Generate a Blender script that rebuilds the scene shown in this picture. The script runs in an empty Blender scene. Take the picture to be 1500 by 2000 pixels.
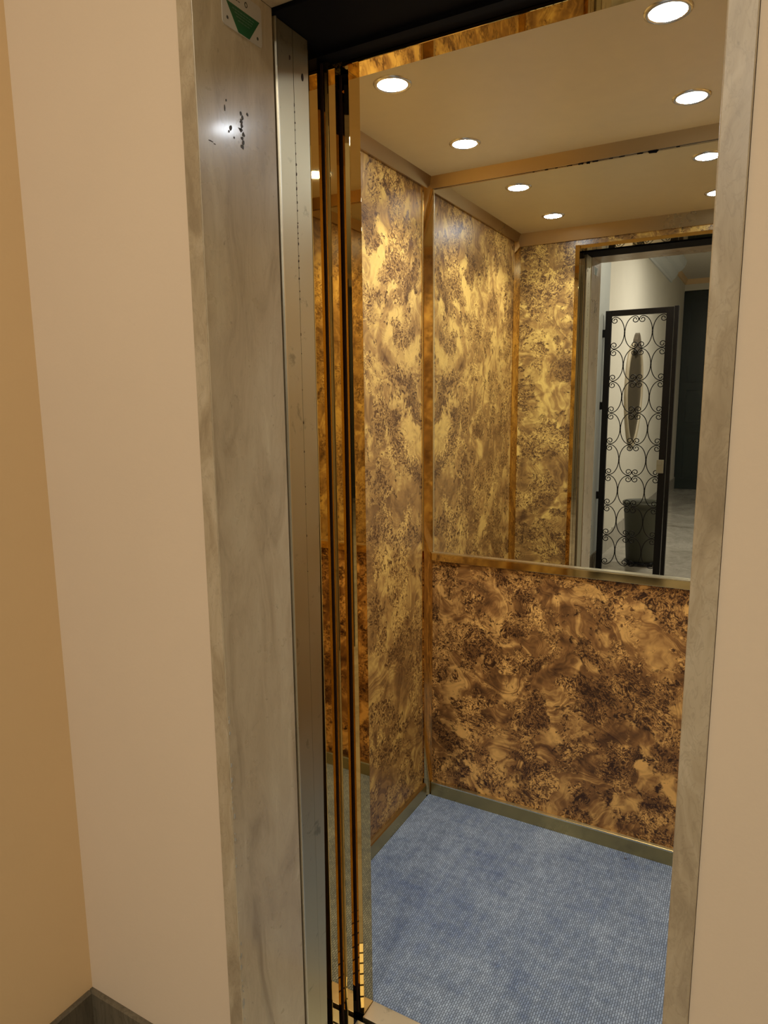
import bpy, bmesh, math, random
from mathutils import Vector, Matrix
random.seed(7)
S = bpy.context.scene
COL = S.collection

# ---------------------------------------------------------------- camera
F_PX, YAW, PITCH, ROLL = 1335.776, 0.513769, -0.161802, -0.010239
CAM = Vector((1.049825, -2.176253, 1.480419))
fw = Vector((-math.sin(YAW)*math.cos(PITCH), math.cos(YAW)*math.cos(PITCH), math.sin(PITCH)))
rt = fw.cross(Vector((0, 0, 1))).normalized()
up = rt.cross(fw)
c_, s_ = math.cos(ROLL), math.sin(ROLL)
rt, up = c_*rt + s_*up, -s_*rt + c_*up
cd = bpy.data.cameras.new('camera')
cam = bpy.data.objects.new('camera', cd)
COL.objects.link(cam)
cd.sensor_fit = 'HORIZONTAL'
cd.sensor_width = 36.0
cd.lens = F_PX/1500*36.0
cd.clip_start = 0.02
m = Matrix((rt, up, -fw)).transposed().to_4x4()
m.translation = CAM
cam.matrix_world = m
S.camera = cam

# ---------------------------------------------------------------- world, exposure
w = bpy.data.worlds.new('world')
S.world = w
w.use_nodes = True
w.node_tree.nodes['Background'].inputs[0].default_value = (0.02, 0.02, 0.022, 1)
w.node_tree.nodes['Background'].inputs[1].default_value = 0.3
S.view_settings.view_transform = 'Standard'
S.view_settings.look = 'None'
S.view_settings.gamma = 1.0
S.view_settings.use_curve_mapping = False
S.view_settings.exposure = 0.0
S.cycles.max_bounces = 14
S.cycles.diffuse_bounces = 6
S.cycles.glossy_bounces = 10
S.cycles.use_denoising = True
S.cycles.sample_clamp_indirect = 6.0

LED_STRENGTH = 105.0
LED_WATTS = 2.55
HALL_FILL = 27.5
HALL_FILL_FAR = 46.0

# ---------------------------------------------------------------- unseen hall lamps, added above the frame to light the walls
def area(name, loc, size, power, col):
    l = bpy.data.lights.new(name, 'AREA')
    l.shape = 'DISK'; l.size = size; l.energy = power; l.color = col
    o = bpy.data.objects.new(name, l); COL.objects.link(o); o.location = loc
    return o
area('hall_fill_near', (.62, -3.10, 3.12), 0.30, HALL_FILL, (1.0, 0.88, 0.70))
area('hall_fill_far', (1.0, -5.4, 3.12), 0.30, HALL_FILL_FAR, (1.0, 0.92, 0.80))

# ================================================================ material helpers
class N:
    def __init__(self, name):
        self.m = bpy.data.materials.new(name)
        self.m.use_nodes = True
        self.t = self.m.node_tree
        self.b = self.t.nodes['Principled BSDF']
    def n(self, typ, **kw):
        x = self.t.nodes.new(typ)
        for k, v in kw.items():
            setattr(x, k, v)
        return x
    def put(self, sock, v):
        if isinstance(v, bpy.types.NodeSocket):
            self.t.links.new(v, sock)
        elif v is not None:
            sock.default_value = v
    def P(self):
        return self.n('ShaderNodeNewGeometry').outputs['Position']
    def scale(self, v, s):
        x = self.n('ShaderNodeVectorMath', operation='MULTIPLY')
        self.put(x.inputs[0], v); self.put(x.inputs[1], s if isinstance(s, tuple) else (s, s, s))
        return x.outputs[0]
    def vadd(self, a, b):
        x = self.n('ShaderNodeVectorMath', operation='ADD')
        self.put(x.inputs[0], a); self.put(x.inputs[1], b)
        return x.outputs[0]
    def noise(self, v, sc, det=4, rough=.5, dist=0, color=False):
        x = self.n('ShaderNodeTexNoise')
        self.put(x.inputs['Vector'], v)
        x.inputs['Scale'].default_value = sc; x.inputs['Detail'].default_value = det
        x.inputs['Roughness'].default_value = rough; x.inputs['Distortion'].default_value = dist
        return x.outputs['Color' if color else 'Fac']
    def warp(self, v, sc, amt, det=2, off=0.0):
        q = self.vadd(v, (off, off*1.7, off*.6)) if off else v
        c = self.noise(q, sc, det, .5, 0, True)
        d = self.vadd(c, (-.5, -.5, -.5))
        return self.vadd(v, self.scale(d, amt))
    def math(self, op, a, b=None, c=None, clamp=False):
        x = self.n('ShaderNodeMath', operation=op, use_clamp=clamp)
        self.put(x.inputs[0], a)
        if b is not None: self.put(x.inputs[1], b)
        if c is not None: self.put(x.inputs[2], c)
        return x.outputs[0]
    def ramp(self, f, stops, interp='LINEAR'):
        x = self.n('ShaderNodeValToRGB')
        r = x.color_ramp; r.interpolation = interp
        while len(r.elements) < len(stops): r.elements.new(.5)
        for e, (p, c) in zip(r.elements, stops):
            e.position = p
            e.color = c if len(c) == 4 else (*c, 1)
        self.put(x.inputs[0], f)
        return x.outputs[0]
    def step(self, f, a, b):
        x = self.n('ShaderNodeMapRange', interpolation_type='SMOOTHSTEP')
        self.put(x.inputs[0], f); x.inputs[1].default_value = a; x.inputs[2].default_value = b
        return x.outputs[0]
    def mix(self, f, a, b, mode='MIX'):
        x = self.n('ShaderNodeMix', data_type='RGBA', blend_type=mode)
        self.put(x.inputs[0], f)
        for s, v in ((x.inputs[6], a), (x.inputs[7], b)):
            self.put(s, (*v, 1) if isinstance(v, tuple) and len(v) == 3 else v)
        return x.outputs[2]
    def bump(self, h, strength, dist=.001):
        x = self.n('ShaderNodeBump')
        x.inputs['Strength'].default_value = strength; x.inputs['Distance'].default_value = dist
        self.put(x.inputs['Height'], h)
        self.t.links.new(x.outputs[0], self.b.inputs['Normal'])
    def sep(self, v):
        x = self.n('ShaderNodeSeparateXYZ'); self.put(x.inputs[0], v)
        return x.outputs
    def comb(self, x_, y_, z_):
        x = self.n('ShaderNodeCombineXYZ')
        self.put(x.inputs[0], x_); self.put(x.inputs[1], y_); self.put(x.inputs[2], z_)
        return x.outputs[0]
    def out(self, col=None, rough=None, metal=None, coat=None, spec=None):
        if col is not None: self.put(self.b.inputs['Base Color'], (*col, 1) if isinstance(col, tuple) and len(col) == 3 else col)
        if rough is not None: self.put(self.b.inputs['Roughness'], rough)
        if metal is not None: self.put(self.b.inputs['Metallic'], metal)
        if coat is not None: self.b.inputs['Coat Weight'].default_value = coat; self.b.inputs['Coat Roughness'].default_value = .08
        if spec is not None: self.b.inputs['Specular IOR Level'].default_value = spec
        return self.m

def plaster(name, c, var=.05, rough=.85):
    n = N(name); p = n.P()
    f = n.noise(p, 1.7, 4, .55)
    g = n.noise(p, 9, 3, .5)
    dk = tuple(x*(1-var*1.6) for x in c); lt = tuple(min(1, x*(1+var)) for x in c)
    col = n.mix(f, dk, lt)
    sm = n.step(n.noise(p, 14, 5, .6, .6), .71, .78)      # faint smudges
    col = n.mix(n.math('MULTIPLY', sm, .22), col, tuple(x*.62 for x in c))
    n.bump(n.math('ADD', n.noise(p, 160, 3), n.math('MULTIPLY', g, .6)), .10, .002)
    return n.out(col, rough, spec=.3)

def marble(name, base, dark, light, rough=.16, stretch=(5, 5, 1.0), veins=1.0, coat=0.0):
    n = N(name); p = n.P()
    q = n.warp(n.scale(p, stretch), 1.1, 1.3, 3)
    a = n.noise(q, 1.6, 7, .62, .8)
    b = n.noise(n.warp(n.scale(p, tuple(s*2.2 for s in stretch)), 2.0, .9, 2, 3.1), 2.4, 6, .6, 1.2)
    col = n.ramp(a, [(.28, dark), (.5, base), (.74, light)])
    v = n.step(n.math('ABSOLUTE', n.math('SUBTRACT', b, .5)), .035, .0)
    col = n.mix(n.math('MULTIPLY', v, .30*veins), col, tuple(x*.62 for x in dark))
    sp = n.step(n.noise(p, 70, 4, .6), .66, .74)
    col = n.mix(n.math('MULTIPLY', sp, .45), col, tuple(x*.6 for x in dark))
    n.bump(n.noise(p, 30, 5, .6), .06, .002)
    r = n.math('ADD', n.math('MULTIPLY', n.noise(p, 12, 4), .14), rough - .07)
    m = n.out(col, r, spec=.5)
    n.b.inputs['Coat Weight'].default_value = coat; n.b.inputs['Coat Roughness'].default_value = .12
    return m

def burl(name, light, mid, dark, seed, rough=.22, fig=1.0, sc=1.0):
    """burr veneer laminate: smooth feathered swirls between clusters of tiny curled eyes"""
    n = N(name)
    p = n.vadd(n.scale(n.P(), sc), (seed, seed*.37, seed*1.3))
    w1 = n.warp(p, 2.4, .42, 2)
    w2 = n.warp(w1, 6.0, .16, 3, 2.0)
    flow = n.noise(w2, 2.6, 2, .45, .3)
    wx, wy, wz = n.sep(w2)
    # feathered grain following the flow lines
    g1 = n.noise(n.comb(n.math('MULTIPLY', flow, 26.0), n.math('MULTIPLY', wx, 2.2), n.math('MULTIPLY', wz, 2.2)), 1.0, 4, .6)
    g2 = n.noise(n.comb(n.math('MULTIPLY', flow, 95.0), n.math('MULTIPLY', wx, 5.0), n.math('MULTIPLY', wz, 5.0)), 1.0, 3, .6)
    tone = n.noise(n.warp(p, 5.0, .26, 3, 5.0), 6.6, 3, .55, .6)
    feather = n.math('ADD', n.math('ADD', n.math('MULTIPLY', g1, .42), n.math('MULTIPLY', g2, .16)), n.math('MULTIPLY', tone, .60))
    # curled figure: strongly warped fine noise, ragged eyes
    q = n.warp(n.warp(p, 2.4, .20, 2), 14.0, .045, 2, 1.3)
    q = n.warp(q, 34.0, .022, 2, 4.3)
    e = n.noise(q, 44.0, 3, .60, 1.4)
    e2 = n.noise(q, 80.0, 2, .55, 1.2)
    vo = n.n('ShaderNodeTexVoronoi'); vo.inputs['Scale'].default_value = 52.0; n.put(vo.inputs['Vector'], n.warp(p, 30.0, .020, 2, 7.7))
    eye = n.step(vo.outputs['Distance'], .36, .12)
    ridge = n.math('SUBTRACT', 1.0, n.math('MULTIPLY', n.math('ABSOLUTE', n.math('SUBTRACT', e, .5)), 7.0), clamp=True)
    ridge2 = n.math('SUBTRACT', 1.0, n.math('MULTIPLY', n.math('ABSOLUTE', n.math('SUBTRACT', e2, .5)), 6.0), clamp=True)
    curl = n.math('ADD', n.math('MULTIPLY', ridge, .52), n.math('MULTIPLY', ridge2, .30))
    big = n.noise(n.warp(p, 5.0, .2, 2, 12.0), 7.5, 3, .6)
    curl = n.math('ADD', curl, n.math('MULTIPLY', n.math('SUBTRACT', big, .565), 1.35))
    curl = n.math('SUBTRACT', curl, n.math('MULTIPLY', eye, .30))
    # where the figure sits: soft-edged, uneven clusters
    m0 = n.math('ADD', n.noise(n.warp(p, 8.0, .15, 3, 9.0), 7.6, 4, .60), n.math('MULTIPLY', n.math('SUBTRACT', e, .5), .25))
    mask = n.step(m0, .505-.03*fig, .575-.03*fig)
    cf = n.ramp(feather, [(.43, dark), (.525, tuple(a*.5+b*.5 for a, b in zip(dark, mid))), (.585, mid), (.68, light), (.84, tuple(min(1, x*1.22) for x in light))])
    cc = n.ramp(curl, [(.10, tuple(x*.75 for x in dark)), (.34, tuple(a*.6+b*.4 for a, b in zip(dark, mid))), (.50, mid), (.70, light), (.86, tuple(min(1, x*1.2) for x in light))])
    col = n.mix(mask, cf, cc)
    n.bump(n.noise(p, 240, 2), .02, .001)
    return n.out(col, rough, spec=.38)

def metal(name, c, rough, aniso=None, dirt=0.0, wob=0.0):
    n = N(name); p = n.P()
    f = n.noise(p, 5.0, 4, .6)
    col = n.mix(f, tuple(x*(1-.10-dirt) for x in c), c)
    if dirt:
        s = n.step(n.noise(p, 20, 5, .65, .4), .60, .72)
        col = n.mix(n.math('MULTIPLY', s, .55), col, tuple(x*.35 for x in c))
    r = n.math('ADD', n.math('MULTIPLY', f, rough*.5), rough*.75)
    if wob:
        n.bump(n.noise(n.scale(p, (6, 6, 1.2)), 1.2, 2), wob, .01)
    return n.out(col, r, 1.0)

def mirror_metal(name, c, rough):
    n = N(name)
    f = n.noise(n.P(), 3.0, 3)
    return n.out(n.mix(f, tuple(x*.95 for x in c), c), rough, 1.0)

def plain(name, c, rough=.5, metallic=0.0, spec=.5, var=.12):
    n = N(name)
    f = n.noise(n.P(), 22, 3)
    return n.out(n.mix(f, tuple(x*(1-var) for x in c), tuple(x*(1+var*.4) for x in c)), rough, metallic, spec=spec)

M = {}
M['wall_pale'] = plaster('wall_pale_paint', (.68, .56, .43))
M['wall_orange'] = plaster('wall_golden_tint', (.74, .54, .31))  # golden light on the side wall put into its colour
M['wall_beige'] = plaster('wall_cream_paint', (.64, .62, .54))
M['wall_grey'] = plaster('wall_grey_white', (.30, .325, .325), .03)  # greyer colour for the gate end of the side wall
M['ceil_hall'] = plaster('hall_ceiling_paint', (.70, .66, .58))
M['cornice'] = plaster('cornice_paint', (.62, .66, .68), .02)
M['marble'] = marble('brown_marble', (.50, .41, .275), (.32, .25, .16), (.62, .54, .38), .29, (6, 6, 1.8), .35, coat=.28)
M['marble_edge'] = marble('marble_edge', (.40, .325, .22), (.27, .21, .135), (.53, .455, .34), .30, (9, 9, 3.5), .7)
M['marble_skirt'] = marble('skirting_marble', (.12, .10, .07), (.06, .05, .035), (.20, .17, .12), .25)
M['marble_skirt_light'] = marble('pale_skirting_marble', (.42, .40, .35), (.30, .28, .24), (.52, .50, .44), .3)
M['marble_floor'] = marble('floor_marble', (.38, .36, .31), (.22, .20, .16), (.52, .50, .44), .14, (1.2, 1.2, 1.2))
M['burl_side'] = burl('burr_laminate_side', (.66, .415, .105), (.39, .21, .055), (.13, .058, .018), 3.3, .36, 1.35, 1.12)
M['burl_rear'] = burl('burr_laminate_rear', (.74, .42, .12), (.30, .14, .040), (.052, .020, .008), 11.7, .36, 1.7, 1.25)
M['burl_front'] = burl('burr_laminate_front', (.70, .47, .12), (.36, .20, .055), (.12, .06, .022), 23.9, .30, 1.5, 1.25)
M['car_ceiling'] = plain('car_ceiling_laminate', (.70, .60, .36), .38, 0, .35, .06)
M['mirror'] = N('mirror_silver').out((.86, .87, .84), .0, 1.0)
M['gold'] = mirror_metal('gold_mirror_steel', (.74, .52, .20), .022)
M['brass'] = mirror_metal('polished_brass', (.80, .60, .28), .07)
M['brass_pale'] = metal('bright_brass_edge', (.92, .84, .62), .22)
M['bronze'] = metal('satin_bronze', (.50, .37, .21), .30)
M['post'] = mirror_metal('bronze_mirror_steel', (.78, .56, .25), .05)
M['skirt'] = metal('satin_brass_skirting', (.56, .43, .19), .28)
M['steel'] = metal('dull_galvanised_steel', (.58, .53, .37), .42, dirt=.02, wob=.02)
M['steel_edge'] = metal('bright_steel_edge', (.72, .68, .55), .30)
M['sill'] = metal('tan_sill_plate', (.70, .58, .36), .36, dirt=.05)
M['black'] = plain('black_paint', (.004, .004, .006), .75, 0, .1)
M['rubber'] = plain('black_rubber', (.012, .010, .009), .7)
M['dark_brown'] = plain('dark_brown_felt', (.030, .012, .008), .5)
M['rust'] = plain('rust_spot', (.035, .018, .010), .8)
M['iron'] = plain('wrought_iron', (.004, .004, .005), .45, 0, .25)
M['door_green'] = plain('dark_green_door_paint', (.010, .020, .018), .35)
M['pot'] = plain('grey_green_plastic', (.066, .070, .050), .55)
M['rim'] = metal('lamp_rim_chrome', (.75, .75, .75), .18)
M['sticker'] = plain('white_sticker', (.48, .44, .37), .4, var=.04)  # white sticker, the shade on it put into the base colour
M['print'] = plain('pale_green_print', (.10, .18, .11), .35)
M['green'] = plain('green_print', (.02, .10, .035), .35)
M['ink'] = plain('dark_ink', (.05, .045, .03), .5)
M['frame_gilt'] = plain('aged_cream_frame', (.36, .31, .21), .5)
M['frame_dark'] = plain('dark_bronze_carving', (.10, .08, .055), .45)
M['brown_glass'] = N('reflected_brown_glass').out((.11, .088, .055), .35, .5)  # browns reflected from the hall put into the glass colour
M['lock'] = metal('grey_lock_steel', (.40, .42, .36), .4)
M['fuzz'] = plain('lint', (.10, .10, .11), .9)
n = N('led_emitter'); e = n.n('ShaderNodeEmission')
e.inputs[0].default_value = (.86, .93, 1.0, 1); e.inputs[1].default_value = LED_STRENGTH
n.t.links.new(e.outputs[0], n.t.nodes['Material Output'].inputs[0]); M['led'] = n.m
n = N('added_warm_emitter'); e = n.n('ShaderNodeEmission')  # glow of the added hall lamps, brightens the ceiling
e.inputs[0].default_value = (1, .86, .62, 1); e.inputs[1].default_value = 16.0
n.t.links.new(e.outputs[0], n.t.nodes['Material Output'].inputs[0]); M['warm'] = n.m

# woven carpet: short upright stitches in offset rows
n = N('woven_blue_carpet'); p = n.P()
br = n.n('ShaderNodeTexBrick')
br.offset = .5
xs = n.sep(n.warp(p, 40, .003))
n.put(br.inputs['Vector'], n.comb(xs[1], xs[0], 0.0))
br.inputs['Scale'].default_value = 1.0
br.inputs['Brick Width'].default_value = .0115
br.inputs['Row Height'].default_value = .0058
br.inputs['Mortar Size'].default_value = .0014
br.inputs['Mortar Smooth'].default_value = .9
br.inputs['Bias'].default_value = 0
br.inputs['Color1'].default_value = (1, 1, 1, 1); br.inputs['Color2'].default_value = (.62, .62, .62, 1)
br.inputs['Mortar'].default_value = (.12, .12, .12, 1)
big = n.noise(p, 3.0, 4, .6, .5)
med = n.noise(n.scale(p, (18, 5, 1)), 2.2, 4, .6)
med2 = n.noise(n.scale(p, (5, 18, 1)), 2.2, 4, .6)
tone = n.math('ADD', n.math('MULTIPLY', big, .5), n.math('ADD', n.math('MULTIPLY', med, .3), n.math('MULTIPLY', med2, .3)))
col = n.ramp(tone, [(.42, (.145, .185, .27)), (.56, (.25, .295, .345)), (.70, (.36, .41, .45))])
bw = n.n('ShaderNodeRGBToBW'); n.t.links.new(br.outputs['Color'], bw.inputs[0])
col = n.mix(n.math('MULTIPLY', n.math('SUBTRACT', 1.0, bw.outputs[0]), .95), col, (.035, .040, .050))
n.bump(bw.outputs[0], .5, .0015)
M['carpet'] = n.out(col, .9, spec=.15)

# ================================================================ object helpers
def base_of(o):
    v = Vector((0, 0, 0))
    while o is not None:
        v = v + o.location; o = o.parent
    return v

def link(name, bm, mat, parent=None, label=None, cat=None, group=None, kind=None, smooth=False, origin=None):
    """one mesh object built from world-space geometry"""
    me = bpy.data.meshes.new(name)
    bmesh.ops.recalc_face_normals(bm, faces=bm.faces[:])
    if parent is not None:
        off = base_of(parent)
        loc = Vector((0, 0, 0))
    else:
        if origin is None:
            xs_ = [v.co for v in bm.verts]
            origin = Vector((sum(v.x for v in xs_)/len(xs_), sum(v.y for v in xs_)/len(xs_), min(v.z for v in xs_)))
        off = Vector(origin); loc = off.copy()
    for v in bm.verts: v.co -= off
    if smooth:
        for f in bm.faces: f.smooth = True
    bm.to_mesh(me); bm.free()
    if mat is not None: me.materials.append(M[mat])
    o = bpy.data.objects.new(name, me); COL.objects.link(o)
    o.location = loc
    if parent is not None: o.parent = parent
    if label: o['label'] = label
    if cat: o['category'] = cat
    if group: o['group'] = group
    if kind: o['kind'] = kind
    return o

def thing(name, label, cat, loc, group=None, kind=None):
    o = bpy.data.objects.new(name, None); COL.objects.link(o)
    o.empty_display_size = .05
    o.location = loc; o['label'] = label; o['category'] = cat
    if group: o['group'] = group
    if kind: o['kind'] = kind
    return o

def bx(bm, x0, x1, y0, y1, z0, z1, bev=0.0):
    b2 = bmesh.new()
    bmesh.ops.create_cube(b2, size=1)
    for v in b2.verts:
        v.co = Vector((x0+(v.co.x+.5)*(x1-x0), y0+(v.co.y+.5)*(y1-y0), z0+(v.co.z+.5)*(z1-z0)))
    if bev:
        bmesh.ops.bevel(b2, geom=b2.edges[:], offset=bev, segments=2, affect='EDGES', profile=.6)
    merge(bm, b2)
    return bm

def merge(bm, b2):
    idx = {}
    for v in b2.verts: idx[v] = bm.verts.new(v.co)
    for f in b2.faces:
        nf = bm.faces.new([idx[v] for v in f.verts]); nf.smooth = f.smooth
    b2.free()

def box(*a, **k):
    return bx(bmesh.new(), *a, **k)

def prism(bm, pts, axis, a0, a1):
    """extrude a closed 2-D outline along an axis; pts are the other two coordinates in order"""
    def mk(p, a):
        return {'x': (a, p[0], p[1]), 'y': (p[0], a, p[1]), 'z': (p[0], p[1], a)}[axis]
    v0 = [bm.verts.new(mk(p, a0)) for p in pts]; v1 = [bm.verts.new(mk(p, a1)) for p in pts]
    k = len(pts)
    bm.faces.new(v0); bm.faces.new(v1[::-1])
    for i in range(k):
        bm.faces.new((v0[i], v0[(i+1) % k], v1[(i+1) % k], v1[i]))
    return bm

def tube(bm, pts, r, seg=6):
    pts = [Vector(p) for p in pts]
    rings = []
    for i, p in enumerate(pts):
        t = (pts[min(i+1, len(pts)-1)] - pts[max(i-1, 0)]).normalized()
        a = t.cross(Vector((0, 1, 0)))
        if a.length < .2: a = t.cross(Vector((1, 0, 0)))
        a.normalize(); b = t.cross(a)
        rr = r[i] if isinstance(r, (list, tuple)) else r
        rings.append([bm.verts.new(p + rr*(math.cos(2*math.pi*k/seg)*a + math.sin(2*math.pi*k/seg)*b)) for k in range(seg)])
    for i in range(len(rings)-1):
        for k in range(seg):
            f = bm.faces.new((rings[i][k], rings[i][(k+1) % seg], rings[i+1][(k+1) % seg], rings[i+1][k])); f.smooth = True
    bm.faces.new(rings[0][::-1]); bm.faces.new(rings[-1])
    return bm

def lathe(bm, c, prof, seg=40, caps=True):
    rings = [[bm.verts.new((c[0]+r*math.cos(2*math.pi*k/seg), c[1]+r*math.sin(2*math.pi*k/seg), c[2]+z)) for k in range(seg)] for r, z in prof]
    for i in range(len(rings)-1):
        for k in range(seg):
            f = bm.faces.new((rings[i][k], rings[i][(k+1) % seg], rings[i+1][(k+1) % seg], rings[i+1][k])); f.smooth = True
    if caps:
        bm.faces.new(rings[0][::-1]); bm.faces.new(rings[-1])
    return bm

# ================================================================ THE SETTING: the entrance hall
XO, YF, YB = -.160, -1.353, -9.90           # side wall plane, lift wall plane, far wall plane
ML, MR, MT = .277, .983, 2.125              # clear marble opening
HC = 3.30
# lift wall (with the opening left free)
bm = box(XO-.15, ML-.032, YF, -1.17, 0, HC)
bx(bm, MR+.029, 2.45, YF, -1.17, 0, HC)
bx(bm, ML-.032, MR+.029, YF, -1.17, MT+.032, HC)
link('wall_front', bm, 'wall_pale', kind='structure', label='pale peach plaster wall around the lift opening', cat='wall')
link('wall_left', box(XO-.14, XO, -3.10, YF, 0, HC), 'wall_orange', kind='structure', label='plaster side wall, golden light in its colour, meeting the lift wall at the left', cat='wall')
link('wall_left_end', box(XO-.14, XO, -3.71, -3.10, 0, HC), 'wall_grey', kind='structure', label='grey white wall section beside the iron gate, seen in the lift mirror', cat='wall')
link('wall_side', box(-.43, -.29, YB, -3.71, 0, HC), 'wall_beige', kind='structure', label='cream hall wall carrying the oval mirror', cat='wall')
bm = box(-.43, 2.45, YB-.15, YB, 3.13, HC)
bx(bm, 1.15, 2.45, YB-.15, YB, 0, 3.13)
link('wall_back', bm, 'wall_beige', kind='structure', label='far end wall above the dark entrance door', cat='wall')
link('wall_right', box(2.30, 2.45, YB, YF, 0, HC), 'wall_beige', kind='structure', label='right hand hall wall', cat='wall')
link('floor', box(-.43, 2.45, YB-.15, -1.17, -.10, 0), 'marble_floor', kind='structure', label='polished pale marble hall floor', cat='floor')
link('ceiling', box(-.43, 2.45, YB-.15, -1.17, HC, HC+.1), 'ceil_hall', kind='structure', label='off white hall ceiling', cat='ceiling')

# skirting boards
def skirt_y(name, x0, th, y0, y1, h, mat, label):
    bm = prism(bmesh.new(), [(x0, .0), (x0+th, .0), (x0+th, h-.004), (x0+th-.004, h), (x0, h)], 'y', y0, y1)
    return link(name, bm, mat, kind='structure', label=label, cat='baseboard')
skirt_y('baseboard_left', XO, .010, -3.71, YF-.010, .220, 'marble_skirt', 'dark brown marble skirting under the left side wall')
bm = prism(bmesh.new(), [(YF, 0), (YF-.010, 0), (YF-.010, .216), (YF-.006, .220), (YF, .220)], 'x', XO, ML-.033)
link('baseboard_front', bm, 'marble_skirt', kind='structure', label='dark brown marble skirting left of the lift opening', cat='baseboard')
bm = prism(bmesh.new(), [(YF, 0), (YF-.010, 0), (YF-.010, .216), (YF-.006, .220), (YF, .220)], 'x', MR+.031, 2.30)
link('baseboard_right', bm, 'marble_skirt', kind='structure', label='dark brown marble skirting right of the lift opening', cat='baseboard')
skirt_y('baseboard_side', -.29, .012, YB, -3.71, .19, 'marble_skirt_light', 'pale grey marble skirting under the cream wall')

# moulded cornice above the cream wall
co = [(-.29, 3.03), (-.272, 3.03), (-.268, 3.06), (-.235, 3.085), (-.205, 3.135), (-.200, 3.16), (-.165, 3.175), (-.125, 3.215), (-.105, 3.26), (-.10, 3.30), (-.29, 3.30)]
bm = prism(bmesh.new(), co, 'y', -8.25, -3.71)
link('trim_1', bm, 'cornice', kind='structure', label='grey white moulded cornice above the cream wall', cat='cornice')
bm = prism(bmesh.new(), [(-.29, 3.225), (-.275, 3.225), (-.262, 3.25), (-.25, 3.30), (-.29, 3.30)], 'y', YB, -8.25)
prism(bm, [(YB, 3.225), (YB+.015, 3.225), (YB+.028, 3.25), (YB+.04, 3.30), (YB, 3.30)], 'x', -.29, 2.3)
link('trim_2', bm, 'wall_orange', kind='structure', label='narrow ochre moulding above the entrance door', cat='cornice')

# marble surround of the lift opening
t = thing('trim_3', 'brown marble surround lining the lift opening', 'door surround', (.63, YF, 0), kind='structure')
P_ = .004
def slab(nm, x0, x1, mat, bev=.002, **kw):
    return link(nm, box(x0, x1, YF-P_, -1.170, 0, MT, bev=bev), mat, t, **kw)
link('reveal_slab', prism(bmesh.new(), [(ML-.030, YF+.0202), (ML-.0008, YF+.0202), (ML-.0008, YF-.0035), (ML, YF-.0030), (ML, -1.170), (ML-.030, -1.170)], 'z', 0, MT), 'marble', t, label='wide polished left reveal slab')
link('face_slab', box(ML-.0305, ML-.0010, YF-P_, YF+.0200, 0, MT+.03, bev=.0012), 'marble_edge', t, label='narrow left face slab')
link('reveal_slab', box(MR, MR+.028, YF+.030, -1.170, 0, MT), 'marble', t)
link('face_slab', box(MR-.0006, MR+.0285, YF-P_, YF+.0298, 0, MT+.03, bev=.0015), 'marble_edge', t, label='narrow right face slab')
link('lintel_slab', box(ML, MR, YF-P_, -1.170, MT, MT+.031, bev=.0015), 'marble', t)
# chips and mortar crumbs in the joint at the foot of the left jamb
bm = bmesh.new()
for k in range(60):
    z = .02 + random.random()**1.2*.95
    s = .0012 + random.random()*.0022
    y = YF-.001 + random.uniform(-.0015, .0030)
    h_ = s*random.uniform(1, 3.2)
    prism(bm, [(y-s*.5, z), (y+s*.4, z+h_*.2), (y+s*.5, z+h_*.8), (y-s*.2, z+h_)], 'x', ML-.0005, ML+.0011+random.random()*.0006)
link('joint_crumb', bm, 'marble_skirt_light', t, label='pale mortar crumbs in the joint', kind='stuff')
# torn adhesive residue on the reveal
t = thing('adhesive_residue', 'torn dark adhesive residue on the left marble reveal', 'residue', (ML, -1.255, 1.87))
def flake(y, z, sy, sz, jag=7):
    pts = []
    for k in range(jag):
        a = 2*math.pi*k/jag
        rr = random.uniform(.45, 1.0)
        pts.append((y+math.cos(a)*sy*rr, z+math.sin(a)*sz*rr))
    link('flake', prism(bmesh.new(), pts, 'x', ML, ML+.0006), 'ink', t)
for k in range(9):
    flake(-1.2545+random.uniform(-.005, .005), 1.885+k*.0062, .0042, .0048)
for y, z, a, b in ((-1.243, 1.938, .004, .004), (-1.262, 1.910, .005, .002), (-1.284, 1.905, .004, .005), (-1.2885, 1.898, .002, .003), (-1.277, 1.893, .003, .002),
                   (-1.296, 1.93, .0015, .008), (-1.292, 1.942, .002, .002), (-1.330, 1.872, .008, .0012), (-1.322, 1.870, .004, .0012)):
    flake(y, z, a, b)

# information sticker on the reveal
t = thing('notice_sticker', 'white notice sticker with green wedge on the left marble reveal', 'sticker', (ML+.0004, -1.246, 2.051))
Y0, Y1, Z0, Z1 = -1.293, -1.199, 2.051, 2.112
def rr(y0, y1, z0, z1, r, k=6):
    pts = []
    for cy, cz, a0 in ((y1-r, z1-r, 0), (y0+r, z1-r, 90), (y0+r, z0+r, 180), (y1-r, z0+r, 270)):
        for i in range(k+1):
            a = math.radians(a0+90*i/k); pts.append((cy+r*math.cos(a), cz+r*math.sin(a)))
    return pts
link('backing', prism(bmesh.new(), rr(Y0, Y1, Z0, Z1, .006), 'x', ML+.0002, ML+.0010), 'sticker', t)
U = lambda u, v: (Y0+(Y1-Y0)*u, Z0+(Z1-Z0)*v)
link('green_wedge', prism(bmesh.new(), [U(.10, .60), U(.38, .02), U(.66, .02), U(.94, .60)], 'x', ML+.0010, ML+.0013), 'green', t)
bm = bmesh.new()
for v, u0, u1 in ((.50, .25, .80), (.43, .30, .76), (.36, .34, .74), (.28, .38, .68)):
    uu = u0
    while uu < u1:
        wv = random.uniform(.03, .07)
        prism(bm, [U(uu, v), U(min(uu+wv, u1), v), U(min(uu+wv, u1), v+.028), U(uu, v+.028)], 'x', ML+.0013, ML+.0015)
        uu += wv+.015
link('small_print', bm, 'print', t, label='rows of tiny pale print')
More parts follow.
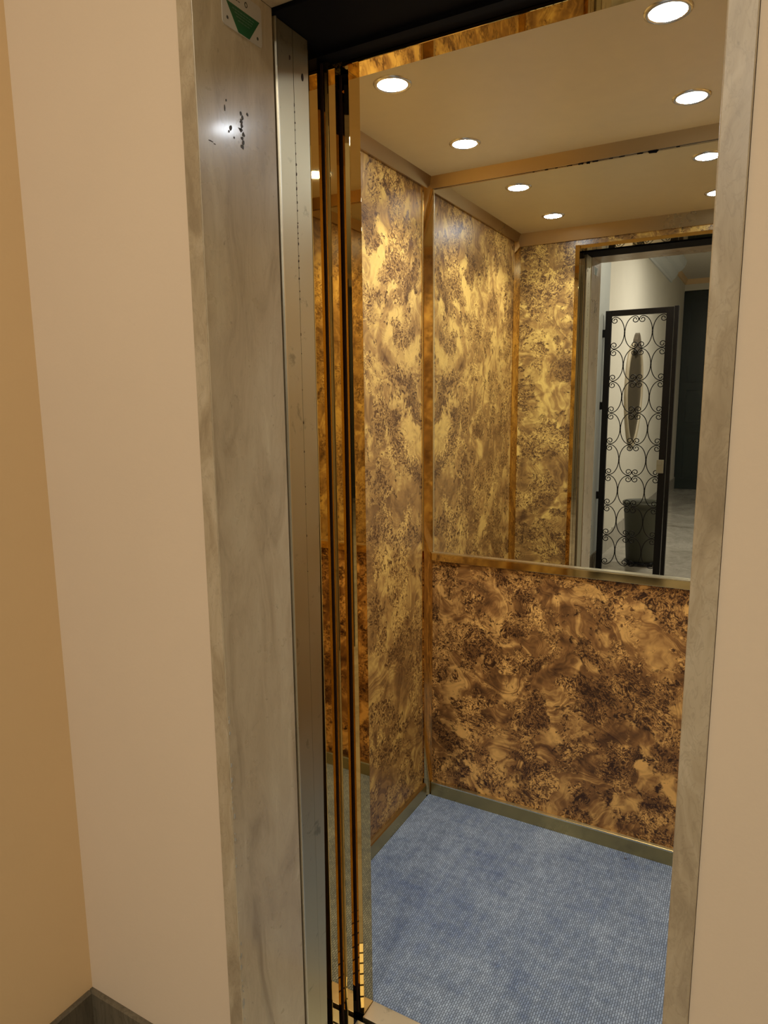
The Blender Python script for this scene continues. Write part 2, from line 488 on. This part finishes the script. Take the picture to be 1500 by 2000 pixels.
for u, v in ((.12, .20), (.88, .18)):
    link('printed_dot', prism(bmesh.new(), [(U(u, v)[0]+.0022*math.cos(a), U(u, v)[1]+.0026*math.sin(a)) for a in [i*math.pi/4 for i in range(8)]], 'x', ML+.0010, ML+.0013), 'ink', t)
bm = bmesh.new()
cy, cz = U(.60, .80)
for i in range(14):
    a0, a1 = i*math.pi/7, (i+1)*math.pi/7
    prism(bm, [(cy+.0034*math.cos(a0), cz+.0042*math.sin(a0)), (cy+.0034*math.cos(a1), cz+.0042*math.sin(a1)),
               (cy+.0022*math.cos(a1), cz+.0028*math.sin(a1)), (cy+.0022*math.cos(a0), cz+.0028*math.sin(a0))], 'x', ML+.0010, ML+.0013)
link('round_emblem', bm, 'ink', t)
bm = bmesh.new()
for u0, v, l in ((.16, .74, .30),):
    for k in range(5):
        u = u0+l*k/5
        prism(bm, [U(u, v), U(u+l/7, v), U(u+l/7, v+.02), U(u, v+.02)], 'x', ML+.0010, ML+.0012)
link('heading_print', bm, 'ink', t, label='faint dark heading lines')

# entrance door at the far end
t = thing('door_1', 'tall dark green entrance door at the far end of the hall', 'door', (.43, YB, 0), kind='structure')
bm = box(-.285, .43, YB-.08, YB-.005, .0, 3.12, bev=.004)
link('door_leaf', bm, 'door_green', t)
link('door_leaf', box(.434, 1.148, YB-.08, YB-.005, .0, 3.12, bev=.004), 'door_green', t)
bm = bmesh.new()
for x0, x1 in ((-.21, .36), (.50, 1.08)):
    for z0, z1 in ((.15, .95), (1.05, 1.62), (1.72, 3.02)):
        for a in ((x0, x1, z0, z0+.03), (x0, x1, z1-.03, z1), (x0, x0+.03, z0+.03, z1-.03), (x1-.03, x1, z0+.03, z1-.03)):
            bx(bm, a[0], a[1], YB-.005, YB+.012, a[2], a[3])
link('panel_moulding', bm, 'door_green', t)

# ================================================================ THE LIFT CAR
CW, CD, CH = 1.06, -.915, 2.20
car = thing('elevator_car', 'small lift car lined with glossy burr wood laminate and bronze trim', 'elevator', (.53, -.465, 0))
link('floor_plate', box(-.02, CW+.02, CD-.0, .02, -.06, -.004), 'black', car)
link('ceiling_panel', box(0, CW, CD+.0, 0, CH, CH+.02), 'car_ceiling', car, label='beige ceiling panel')
link('side_panel', box(-.02, 0, CD, .02, .052, CH), 'burl_side', car, label='golden burr panel of the left side')
link('side_panel', box(CW, CW+.02, CD, .02, .052, CH), 'burl_side', car)
link('rear_panel', box(0, CW, 0, .02, .050, .914), 'burl_rear', car, label='dark burr panel below the mirror')
link('return_panel', box(0, .266, CD-.02, CD, .052, CH), 'burl_front', car, label='narrow burr panel left of the car doorway')
link('return_panel', box(.995, CW, CD-.02, CD, .052, CH), 'burl_front', car, label='narrow burr panel right of the car doorway')
link('transom_panel', box(.266, .995, CD-.02, CD, 2.126, CH), 'burl_front', car, label='burr strip above the car doorway')
# bronze ceiling coves
def cove(pts, axis, a0, a1):
    return link('crown_trim', prism(bmesh.new(), pts, axis, a0, a1), 'bronze', car)
cove([(0, 2.168), (-.004, 2.1665), (-.010, 2.1665), (-.026, 2.2), (0, 2.2)], 'x', .0, CW)      # rear
cove([(0, 2.168), (.004, 2.1665), (.010, 2.1665), (.026, 2.2), (0, 2.2)], 'y', CD, 0)           # left
cove([(CW, 2.168), (CW-.004, 2.1665), (CW-.010, 2.1665), (CW-.026, 2.2), (CW, 2.2)], 'y', CD, 0)
cove([(CD, 2.150), (CD+.004, 2.148), (CD+.008, 2.148), (CD+.022, 2.2), (CD, 2.2)], 'x', 0, CW)
# chamfered corner posts
def post(cx, cy, sx, sy):
    pts = [(cx, cy), (cx+sx*.021, cy), (cx+sx*.021, cy+sy*.003), (cx+sx*.003, cy+sy*.034), (cx, cy+sy*.034)]
    return link('corner_post', prism(bmesh.new(), pts, 'z', 0.0, 2.2), 'post', car)
post(0, 0, 1, -1); post(CW, 0, -1, -1); post(0, CD, 1, 1); post(CW, CD, -1, 1)
# slim bright bead beside the left panel
link('bead', box(0, .003, -.047, -.035, .05, 2.168, bev=.001), 'post', car)
# skirtings
def sk(pts, axis, a0, a1):
    o = link('skirting', prism(bmesh.new(), pts, axis, a0, a1), 'skirt', car)
    return o
sk([(0, 0), (-.012, 0), (-.012, .050), (-.009, .054), (0, .056)], 'x', .021, CW-.021)
sk([(0, 0), (.012, 0), (.012, .050), (.009, .054), (0, .056)], 'y', CD, -.034)
sk([(CW, 0), (CW-.012, 0), (CW-.012, .050), (CW-.009, .054), (CW, .056)], 'y', CD, -.034)
sk([(CD, 0), (CD+.012, 0), (CD+.012, .050), (CD+.009, .054), (CD, .056)], 'x', .021, .266)
link('skirting_edge', box(.021, CW-.021, -.0135, -.0118, .050, .0545), 'brass_pale', car, label='bright top edge of the rear skirting')
# brass edging around the doorway
link('doorway_edging', box(.266, .2845, -.943, -.901, .0, 2.126, bev=.0010), 'gold', car, label='gold mirror edging left of the doorway')
link('doorway_edging', box(.985, .997, -.943, -.901, .0, 2.126, bev=.0010), 'gold', car)
link('doorway_edging', box(.2845, .985, -.966, -.911, 2.112, 2.1265, bev=.001), 'gold', car, label='gold mirror soffit over the doorway')
# sill
link('sill_plate', box(.285, .985, -.952, -.900, -.03, .003, bev=.001), 'sill', car, label='tan metal sill plate')

# mirror and its bottom rail
t = thing('wall_mirror', 'large frameless mirror covering the upper rear wall of the lift', 'mirror', (.53, 0, .943))
link('mirror_glass', box(.024, CW-.024, .0, .006, .940, 2.1665), 'mirror', t)
link('backing_board', box(.021, CW-.021, .0062, .02, .914, 2.1665), 'black', t)
link('bottom_rail', box(.021, CW-.021, -.010, .0, .912, .9385, bev=.0015), 'brass', t, label='polished brass rail under the glass')
link('rail_edge', box(.021, CW-.021, -.0122, .0, .9388, .9432, bev=.0006), 'brass_pale', t, label='bright top edge of the rail')
link('side_bead', box(.0215, .0250, -.003, .0, .944, 2.1665, bev=.0006), 'brass_pale', t)
for x, l, h_ in ((.36, .008, .002), (.40, .012, .0025), (.43, .01, .002), (.47, .02, .0022), (.503, .018, .004), (.525, .012, .006), (.545, .02, .003), (.59, .012, .002), (.62, .02, .002), (.67, .02, .003), (.705, .03, .007), (.77, .012, .002)):
    pts = [(x-l*.5, 2.167), (x-l*.35, 2.167-h_*.8), (x, 2.167-h_*random.uniform(.6, 1)), (x+l*.3, 2.167-h_), (x+l*.5, 2.167)]
    link('silvering_chip', prism(bmesh.new(), pts, 'y', -.0008, .0), 'black', t)

# carpet
link('carpet', box(.0125, CW-.0125, -.900, -.0125, -.004, .002, bev=.0008), 'carpet', None, label='mottled blue grey woven carpet covering the lift floor', cat='carpet')
link('lint_speck', lathe(bmesh.new(), (.735, -.045, .002), [(.0005, 0), (.004, .0006), (.0045, .002), (.002, .004), (.0004, .0044)], 8), 'fuzz', None, smooth=True,
     label='tiny dark crumb on the carpet by the rear skirting', cat='crumb')

# recessed LED downlights
def make_light():
    o = thing('recessed_downlight', '', 'light', (.2323, -.6675, CH))
    bm = lathe(bmesh.new(), (.2323, -.6675, CH), [(.0340, -.0005), (.0350, -.0035), (.0390, -.0042), (.0440, -.0018), (.0450, 0.0)], 48, caps=False)
    link('rim', bm, 'rim', o)
    bm = lathe(bmesh.new(), (.2323, -.6675, CH), [(.0345, -.0002), (.0342, -.0022), (.030, -.0028), (.001, -.0030)], 40, caps=True)
    link('lens', bm, 'led', o, label='glowing white lens')
    l = bpy.data.lights.new('led_beam', 'AREA'); l.shape = 'DISK'; l.size = .064; l.energy = LED_WATTS
    l.color = (.93, .96, 1.0); l.spread = math.radians(112)
    lo = bpy.data.objects.new('led_beam', l); COL.objects.link(lo); lo.parent = o; lo.location = (0, 0, -.0036)
    return o
L0 = make_light()
def copy_tree(o, parent=None):
    c = o.copy(); COL.objects.link(c)
    if parent is not None: c.parent = parent
    for ch in list(o.children): copy_tree(ch, c)
    return c
for i, (x, y, lab) in enumerate(((.2323, -.6675, 'round white downlight in the lift ceiling, front left, nearest the doorway edging'),
                                 (.2323, -.2376, 'round white downlight in the lift ceiling, rear left, nearest the corner post'),
                                 (.8249, -.6675, 'round white downlight in the lift ceiling, front right, at the top edge of the photo'),
                                 (.8249, -.2376, 'round white downlight in the lift ceiling, rear right, beside the right marble jamb'))):
    o = L0 if i == 0 else copy_tree(L0)
    o.location = (x, y, CH)
    o['label'] = lab; o['group'] = 'recessed lights in the lift ceiling'

# folded car door: three gold mirror leaves standing back one behind the other
t = thing('folding_car_door', 'folded gold mirror car door packed at the left of the doorway', 'door', (.25, -.97, 0))
def leaf(pts):
    return link('door_leaf', prism(bmesh.new(), pts, 'z', .006, 2.108), 'gold', t)
leaf([(.2842, -.9434), (.2720, -.9472), (.2720, -.9468), (.2662, -.9486), (.2660, -.9490), (.2480, -.9547), (.10, -.9547), (.10, -.9434)])
leaf([(.2770, -.9800), (.2770, -1.0028), (.2762, -1.0040), (.2680, -1.0066), (.10, -1.0066), (.10, -.9800)])
leaf([(.2620, -1.0085), (.2480, -1.0129), (.10, -1.0129), (.10, -1.0085)])
leaf([(.2710, -1.0320), (.2710, -1.0572), (.2702, -1.0580), (.10, -1.0580), (.10, -1.0320)])
link('rubber_seal', box(.2666, .2716, -.9490, -.9470, .006, 2.106), 'dark_brown', t)
link('rubber_seal', box(.2624, .2678, -1.0086, -1.0067, .006, 2.106), 'dark_brown', t)
# landing door frame in dull steel
t = thing('landing_door_frame', 'dull galvanised steel landing door post beside the left marble reveal', 'door frame', (.27, -1.14, 0))
link('edge_strip', prism(bmesh.new(), [(ML-.03, -1.168), (ML-.001, -1.1635), (ML+.0025, -1.1625), (ML+.0025, -1.1600), (ML-.03, -1.1600)], 'z', 0, 2.117), 'steel_edge', t, label='bright rolled edge of the steel post')
link('gap_seal', box(ML-.03, ML-.006, -1.1698, -1.1640, 0, 2.117), 'rubber', t)
bm = bmesh.new()
def plate(pts0, pts1, z0, z1):
    v0 = [bm.verts.new((*p, z0)) for p in pts0]; v1 = [bm.verts.new((*p, z1)) for p in pts1]
    bm.faces.new(v0); bm.faces.new(v1[::-1])
    for i in range(len(v0)):
        j = (i+1) % len(v0); bm.faces.new((v0[i], v0[j], v1[j], v1[i]))
plate([(ML, -1.1600), (ML, -1.1140), (ML-.03, -1.1140), (ML-.03, -1.1600)], [(ML, -1.1600), (ML, -1.1142), (ML-.03, -1.1142), (ML-.03, -1.1600)], 0, 2.117)
link('outer_plate', bm, 'steel', t)
bm = bmesh.new()
plate([(ML, -1.1137), (ML, -1.0900), (ML-.03, -1.0900), (ML-.03, -1.1137)], [(ML, -1.1134), (ML, -1.0690), (ML-.03, -1.0690), (ML-.03, -1.1134)], 0, 1.30)
plate([(ML, -1.1134), (ML, -1.0690), (ML-.03, -1.0690), (ML-.03, -1.1134)], [(ML, -1.1128), (ML, -1.0690), (ML-.03, -1.0690), (ML-.03, -1.1128)], 1.30, 2.117)
link('inner_plate', bm, 'steel', t)
bm = bmesh.new()
z = 1.15
while z < 2.0:
    s = random.uniform(.0006, .0016)*(1.0 if z > 1.6 else .6)
    y = -1.1136+random.uniform(-.0006, .0006)
    h_ = random.uniform(.002, .007)
    prism(bm, [(y-s, z), (y+s*.7, z+h_*.1), (y+s, z+h_*.7), (y-s*.3, z+h_)], 'x', ML-.0005, ML+.0006)
    z += random.uniform(.008, .022) if z > 1.65 else random.uniform(.03, .08)
link('rust_spot', bm, 'rust', t, kind='stuff', label='rust spots along the steel joint')
bm = bmesh.new()
prism(bm, [(-1.0870+.0030*math.cos(i*math.pi/5), 2.0500+.0065*math.sin(i*math.pi/5)) for i in range(10)], 'x', ML-.0005, ML+.0008)
prism(bm, [(-1.1250, 2.064), (-1.1225, 2.065), (-1.1220, 2.070), (-1.1240, 2.072)], 'x', ML-.0005, ML+.0008)
link('screw_hole', bm, 'rust', t)
# right-hand post mirrors it
link('outer_plate', box(MR, MR+.03, -1.1600, -1.0700, 0, 2.117), 'steel', t)
# door operator box over the doorway
t = thing('door_header_box', 'black door header box spanning above the lift doorway', 'door header', (.63, -1.07, 2.119))
link('header_casing', box(-.05, 1.15, -1.169, -.967, 2.119, 2.26, bev=.002), 'black', t)
link('header_rail', box(.0, 1.12, -1.02, -1.00, 2.1115, 2.119), 'black', t)
# landing sill
t = thing('landing_sill', 'grooved steel landing sill before the lift floor', 'door sill', (.63, -1.06, -.03))
link('sill_bar', box(ML, MR, -1.170, -.956, -.04, -.012), 'black', t)
for k in range(6):
    link('sill_rib', box(ML, MR, -1.166+k*.0345, -1.1355+k*.0345, -.012, .001, bev=.001), 'steel', t)

# ================================================================ THINGS IN THE HALL
# wrought iron gate
GY = -3.50
t = thing('iron_gate', 'black wrought iron gate leaf with scrollwork, seen in the lift mirror', 'gate', (.11, GY, .05))
link('stile', box(-.140, -.095, GY-.016, GY+.016, .015, 2.150, bev=.002), 'iron', t)
link('stile', box(.305, .355, GY-.016, GY+.016, .015, 2.150, bev=.002), 'iron', t)
link('top_rail', box(-.095, .305, GY-.016, GY+.016, 2.108, 2.150, bev=.002), 'iron', t)
link('bottom_rail', box(-.095, .305, GY-.016, GY+.016, .03, .080, bev=.002), 'iron', t)
def cscroll(xt, zc, sgn):
    """one C scroll whose belly touches x = xt; sgn +1 opens to the left"""
    a_, b_ = .074, .121
    half = []
    for i in range(13):
        th = math.pi/2*i/12
        half.append((-a_*(1-math.cos(th)), b_*math.sin(th)))
    r0 = .0265
    for i in range(1, 34):
        k = i/33; ph = math.pi/2 + math.radians(470)*k; r = r0*(1-k)+.008*k
        half.append((-a_+r*math.cos(ph), (b_-r0)+r*math.sin(ph)))
    pts = [(x, -z) for x, z in half[::-1]] + half[1:]
    return [(xt+sgn*x, GY, zc+z) for x, z in pts]
dz = .2468
for r_ in range(8):
    zc = 1.980 - r_*dz
    for xt, sg in ((.0045, 1), (.0075, -1), (.2085, 1), (.2115, -1)):
        if zc - .121 < .060: continue
        link('scroll', tube(bmesh.new(), cscroll(xt, zc, sg), .0036, 5), 'iron', t)
def knob(x, z, r=.0075):
    bm = bmesh.new(); bmesh.ops.create_icosphere(bm, subdivisions=2, radius=r)
    for v in bm.verts: v.co = Vector((x+v.co.x*.8, GY+v.co.y*.8, z+v.co.z*1.5))
    link('collar', bm, 'iron', t, smooth=True)
for r_ in range(8):
    zc = 1.980 - r_*dz
    if zc - .121 < .060: continue
    knob(.006, zc); knob(.210, zc)
    knob(.108, zc+.098, .005); knob(.108, zc-.098, .005)
    if r_ > 0:
        for x in (-.068, .080, .136, .284): knob(x, zc+dz/2, .0045)
lk = link('lock_case', box(.292, .345, GY-.020, GY+.024, .90, 1.005, bev=.004), 'lock', t, label='grey lock case')
link('latch', box(.300, .330, GY+.024, GY+.032, .965, .985, bev=.002), 'lock', lk)
for z in (.70, 1.42, 1.98):
    link('hinge', box(-.1600, -.1400, GY-.012, GY+.012, z-.03, z+.03, bev=.003), 'iron', t)
link('gate_post', box(.360, .390, GY-.018, GY+.018, 0, 2.155, bev=.002), 'iron', None, label='slim black iron post beside the lock side of the gate', cat='post')

# planter on its stand
PX, PY = .105, -4.20
t = thing('planter', 'tall empty grey green planter behind the iron gate, seen in the lift mirror', 'planter', (PX, PY, .035))
bm = lathe(bmesh.new(), (PX, PY, 0), [(.122, .036), (.128, .040), (.162, .505), (.164, .530), (.174, .535), (.176, .568), (.170, .572), (.162, .570), (.154, .52), (.146, .35), (.001, .345)], 48)
link('pot', bm, 'pot', t)
t = thing('plant_stand', 'low black scrolled stand under the tall planter', 'plant stand', (PX, PY, 0))
link('ring', lathe(bmesh.new(), (PX, PY, 0), [(.001, .022), (.140, .022), (.146, .026), (.146, .032), (.140, .0345), (.001, .0345)], 36), 'iron', t)
for k in range(4):
    a = math.pi/4 + k*math.pi/2
    cx, cy = PX+.125*math.cos(a), PY+.125*math.sin(a)
    link('foot', lathe(bmesh.new(), (cx, cy, 0), [(.006, 0), (.016, .004), (.018, .012), (.012, .022)], 14), 'iron', t)

# oval wall mirror on the cream wall
t = thing('oval_mirror', 'tall oval mirror with a pointed crest on the cream wall', 'mirror', (-.29, -5.72, .98))
OC, OA, OB = -5.72, .50, .56
def oval(sy, sz, zc=1.50, k=48):
    pts = []
    for i in range(k):
        a = 2*math.pi*i/k
        y = math.cos(a); z = math.sin(a)
        if z > 0: z = z**.8; y = math.copysign(abs(y)**.75, y)
        else: z = -(abs(z)**.85); y *= (1-.28*abs(z))
        pts.append((OC+sy*y, zc+sz*z))
    return pts
bm = bmesh.new()
rings = []
for (d, x) in ((0, .001), (0, .018), (-.018, .030), (-.05, .030), (-.065, .016), (-.065, .012)):
    rings.append([bm.verts.new((-.29+x, y, z)) for y, z in oval(OA+d, OB+d)])
for i in range(len(rings)-1):
    for k in range(48):
        f = bm.faces.new((rings[i][k], rings[i][(k+1) % 48], rings[i+1][(k+1) % 48], rings[i+1][k])); f.smooth = True
link('frame', bm, 'frame_gilt', t)
link('glass', prism(bmesh.new(), oval(OA-.062, OB-.062), 'x', -.287, -.277), 'brown_glass', t)
bm = bmesh.new()
prism(bm, [(OC-.22, 1.99), (OC-.20, 2.03), (OC-.13, 2.05), (OC-.11, 2.09), (OC-.05, 2.14), (OC, 2.165), (OC+.05, 2.14), (OC+.11, 2.09), (OC+.13, 2.05), (OC+.20, 2.03), (OC+.22, 1.99), (OC+.12, 1.955), (OC, 1.93), (OC-.12, 1.955)], 'x', -.289, -.245)
link('crest', bm, 'frame_dark', t, label='dark carved crest')

# bodies added for the unseen hall lamps, their glow lifts the ceiling
for (x, y) in ((.62, -3.10), (1.0, -5.4)):
    t = thing('added_hall_lamp', 'unseen round lamp added to light the hall, ' + ('nearer the lift' if y > -4 else 'nearer the entrance door'), 'lamp', (x, y, HC), group='added hall lamps')
    link('added_lamp_base', lathe(bmesh.new(), (x, y, HC), [(.17, 0), (.17, -.03), (.15, -.04), (.001, -.04)], 32), 'rim', t)
    link('added_lamp_shade', lathe(bmesh.new(), (x, y, HC), [(.145, -.041), (.150, -.08), (.11, -.125), (.001, -.14)], 32), 'warm', t)
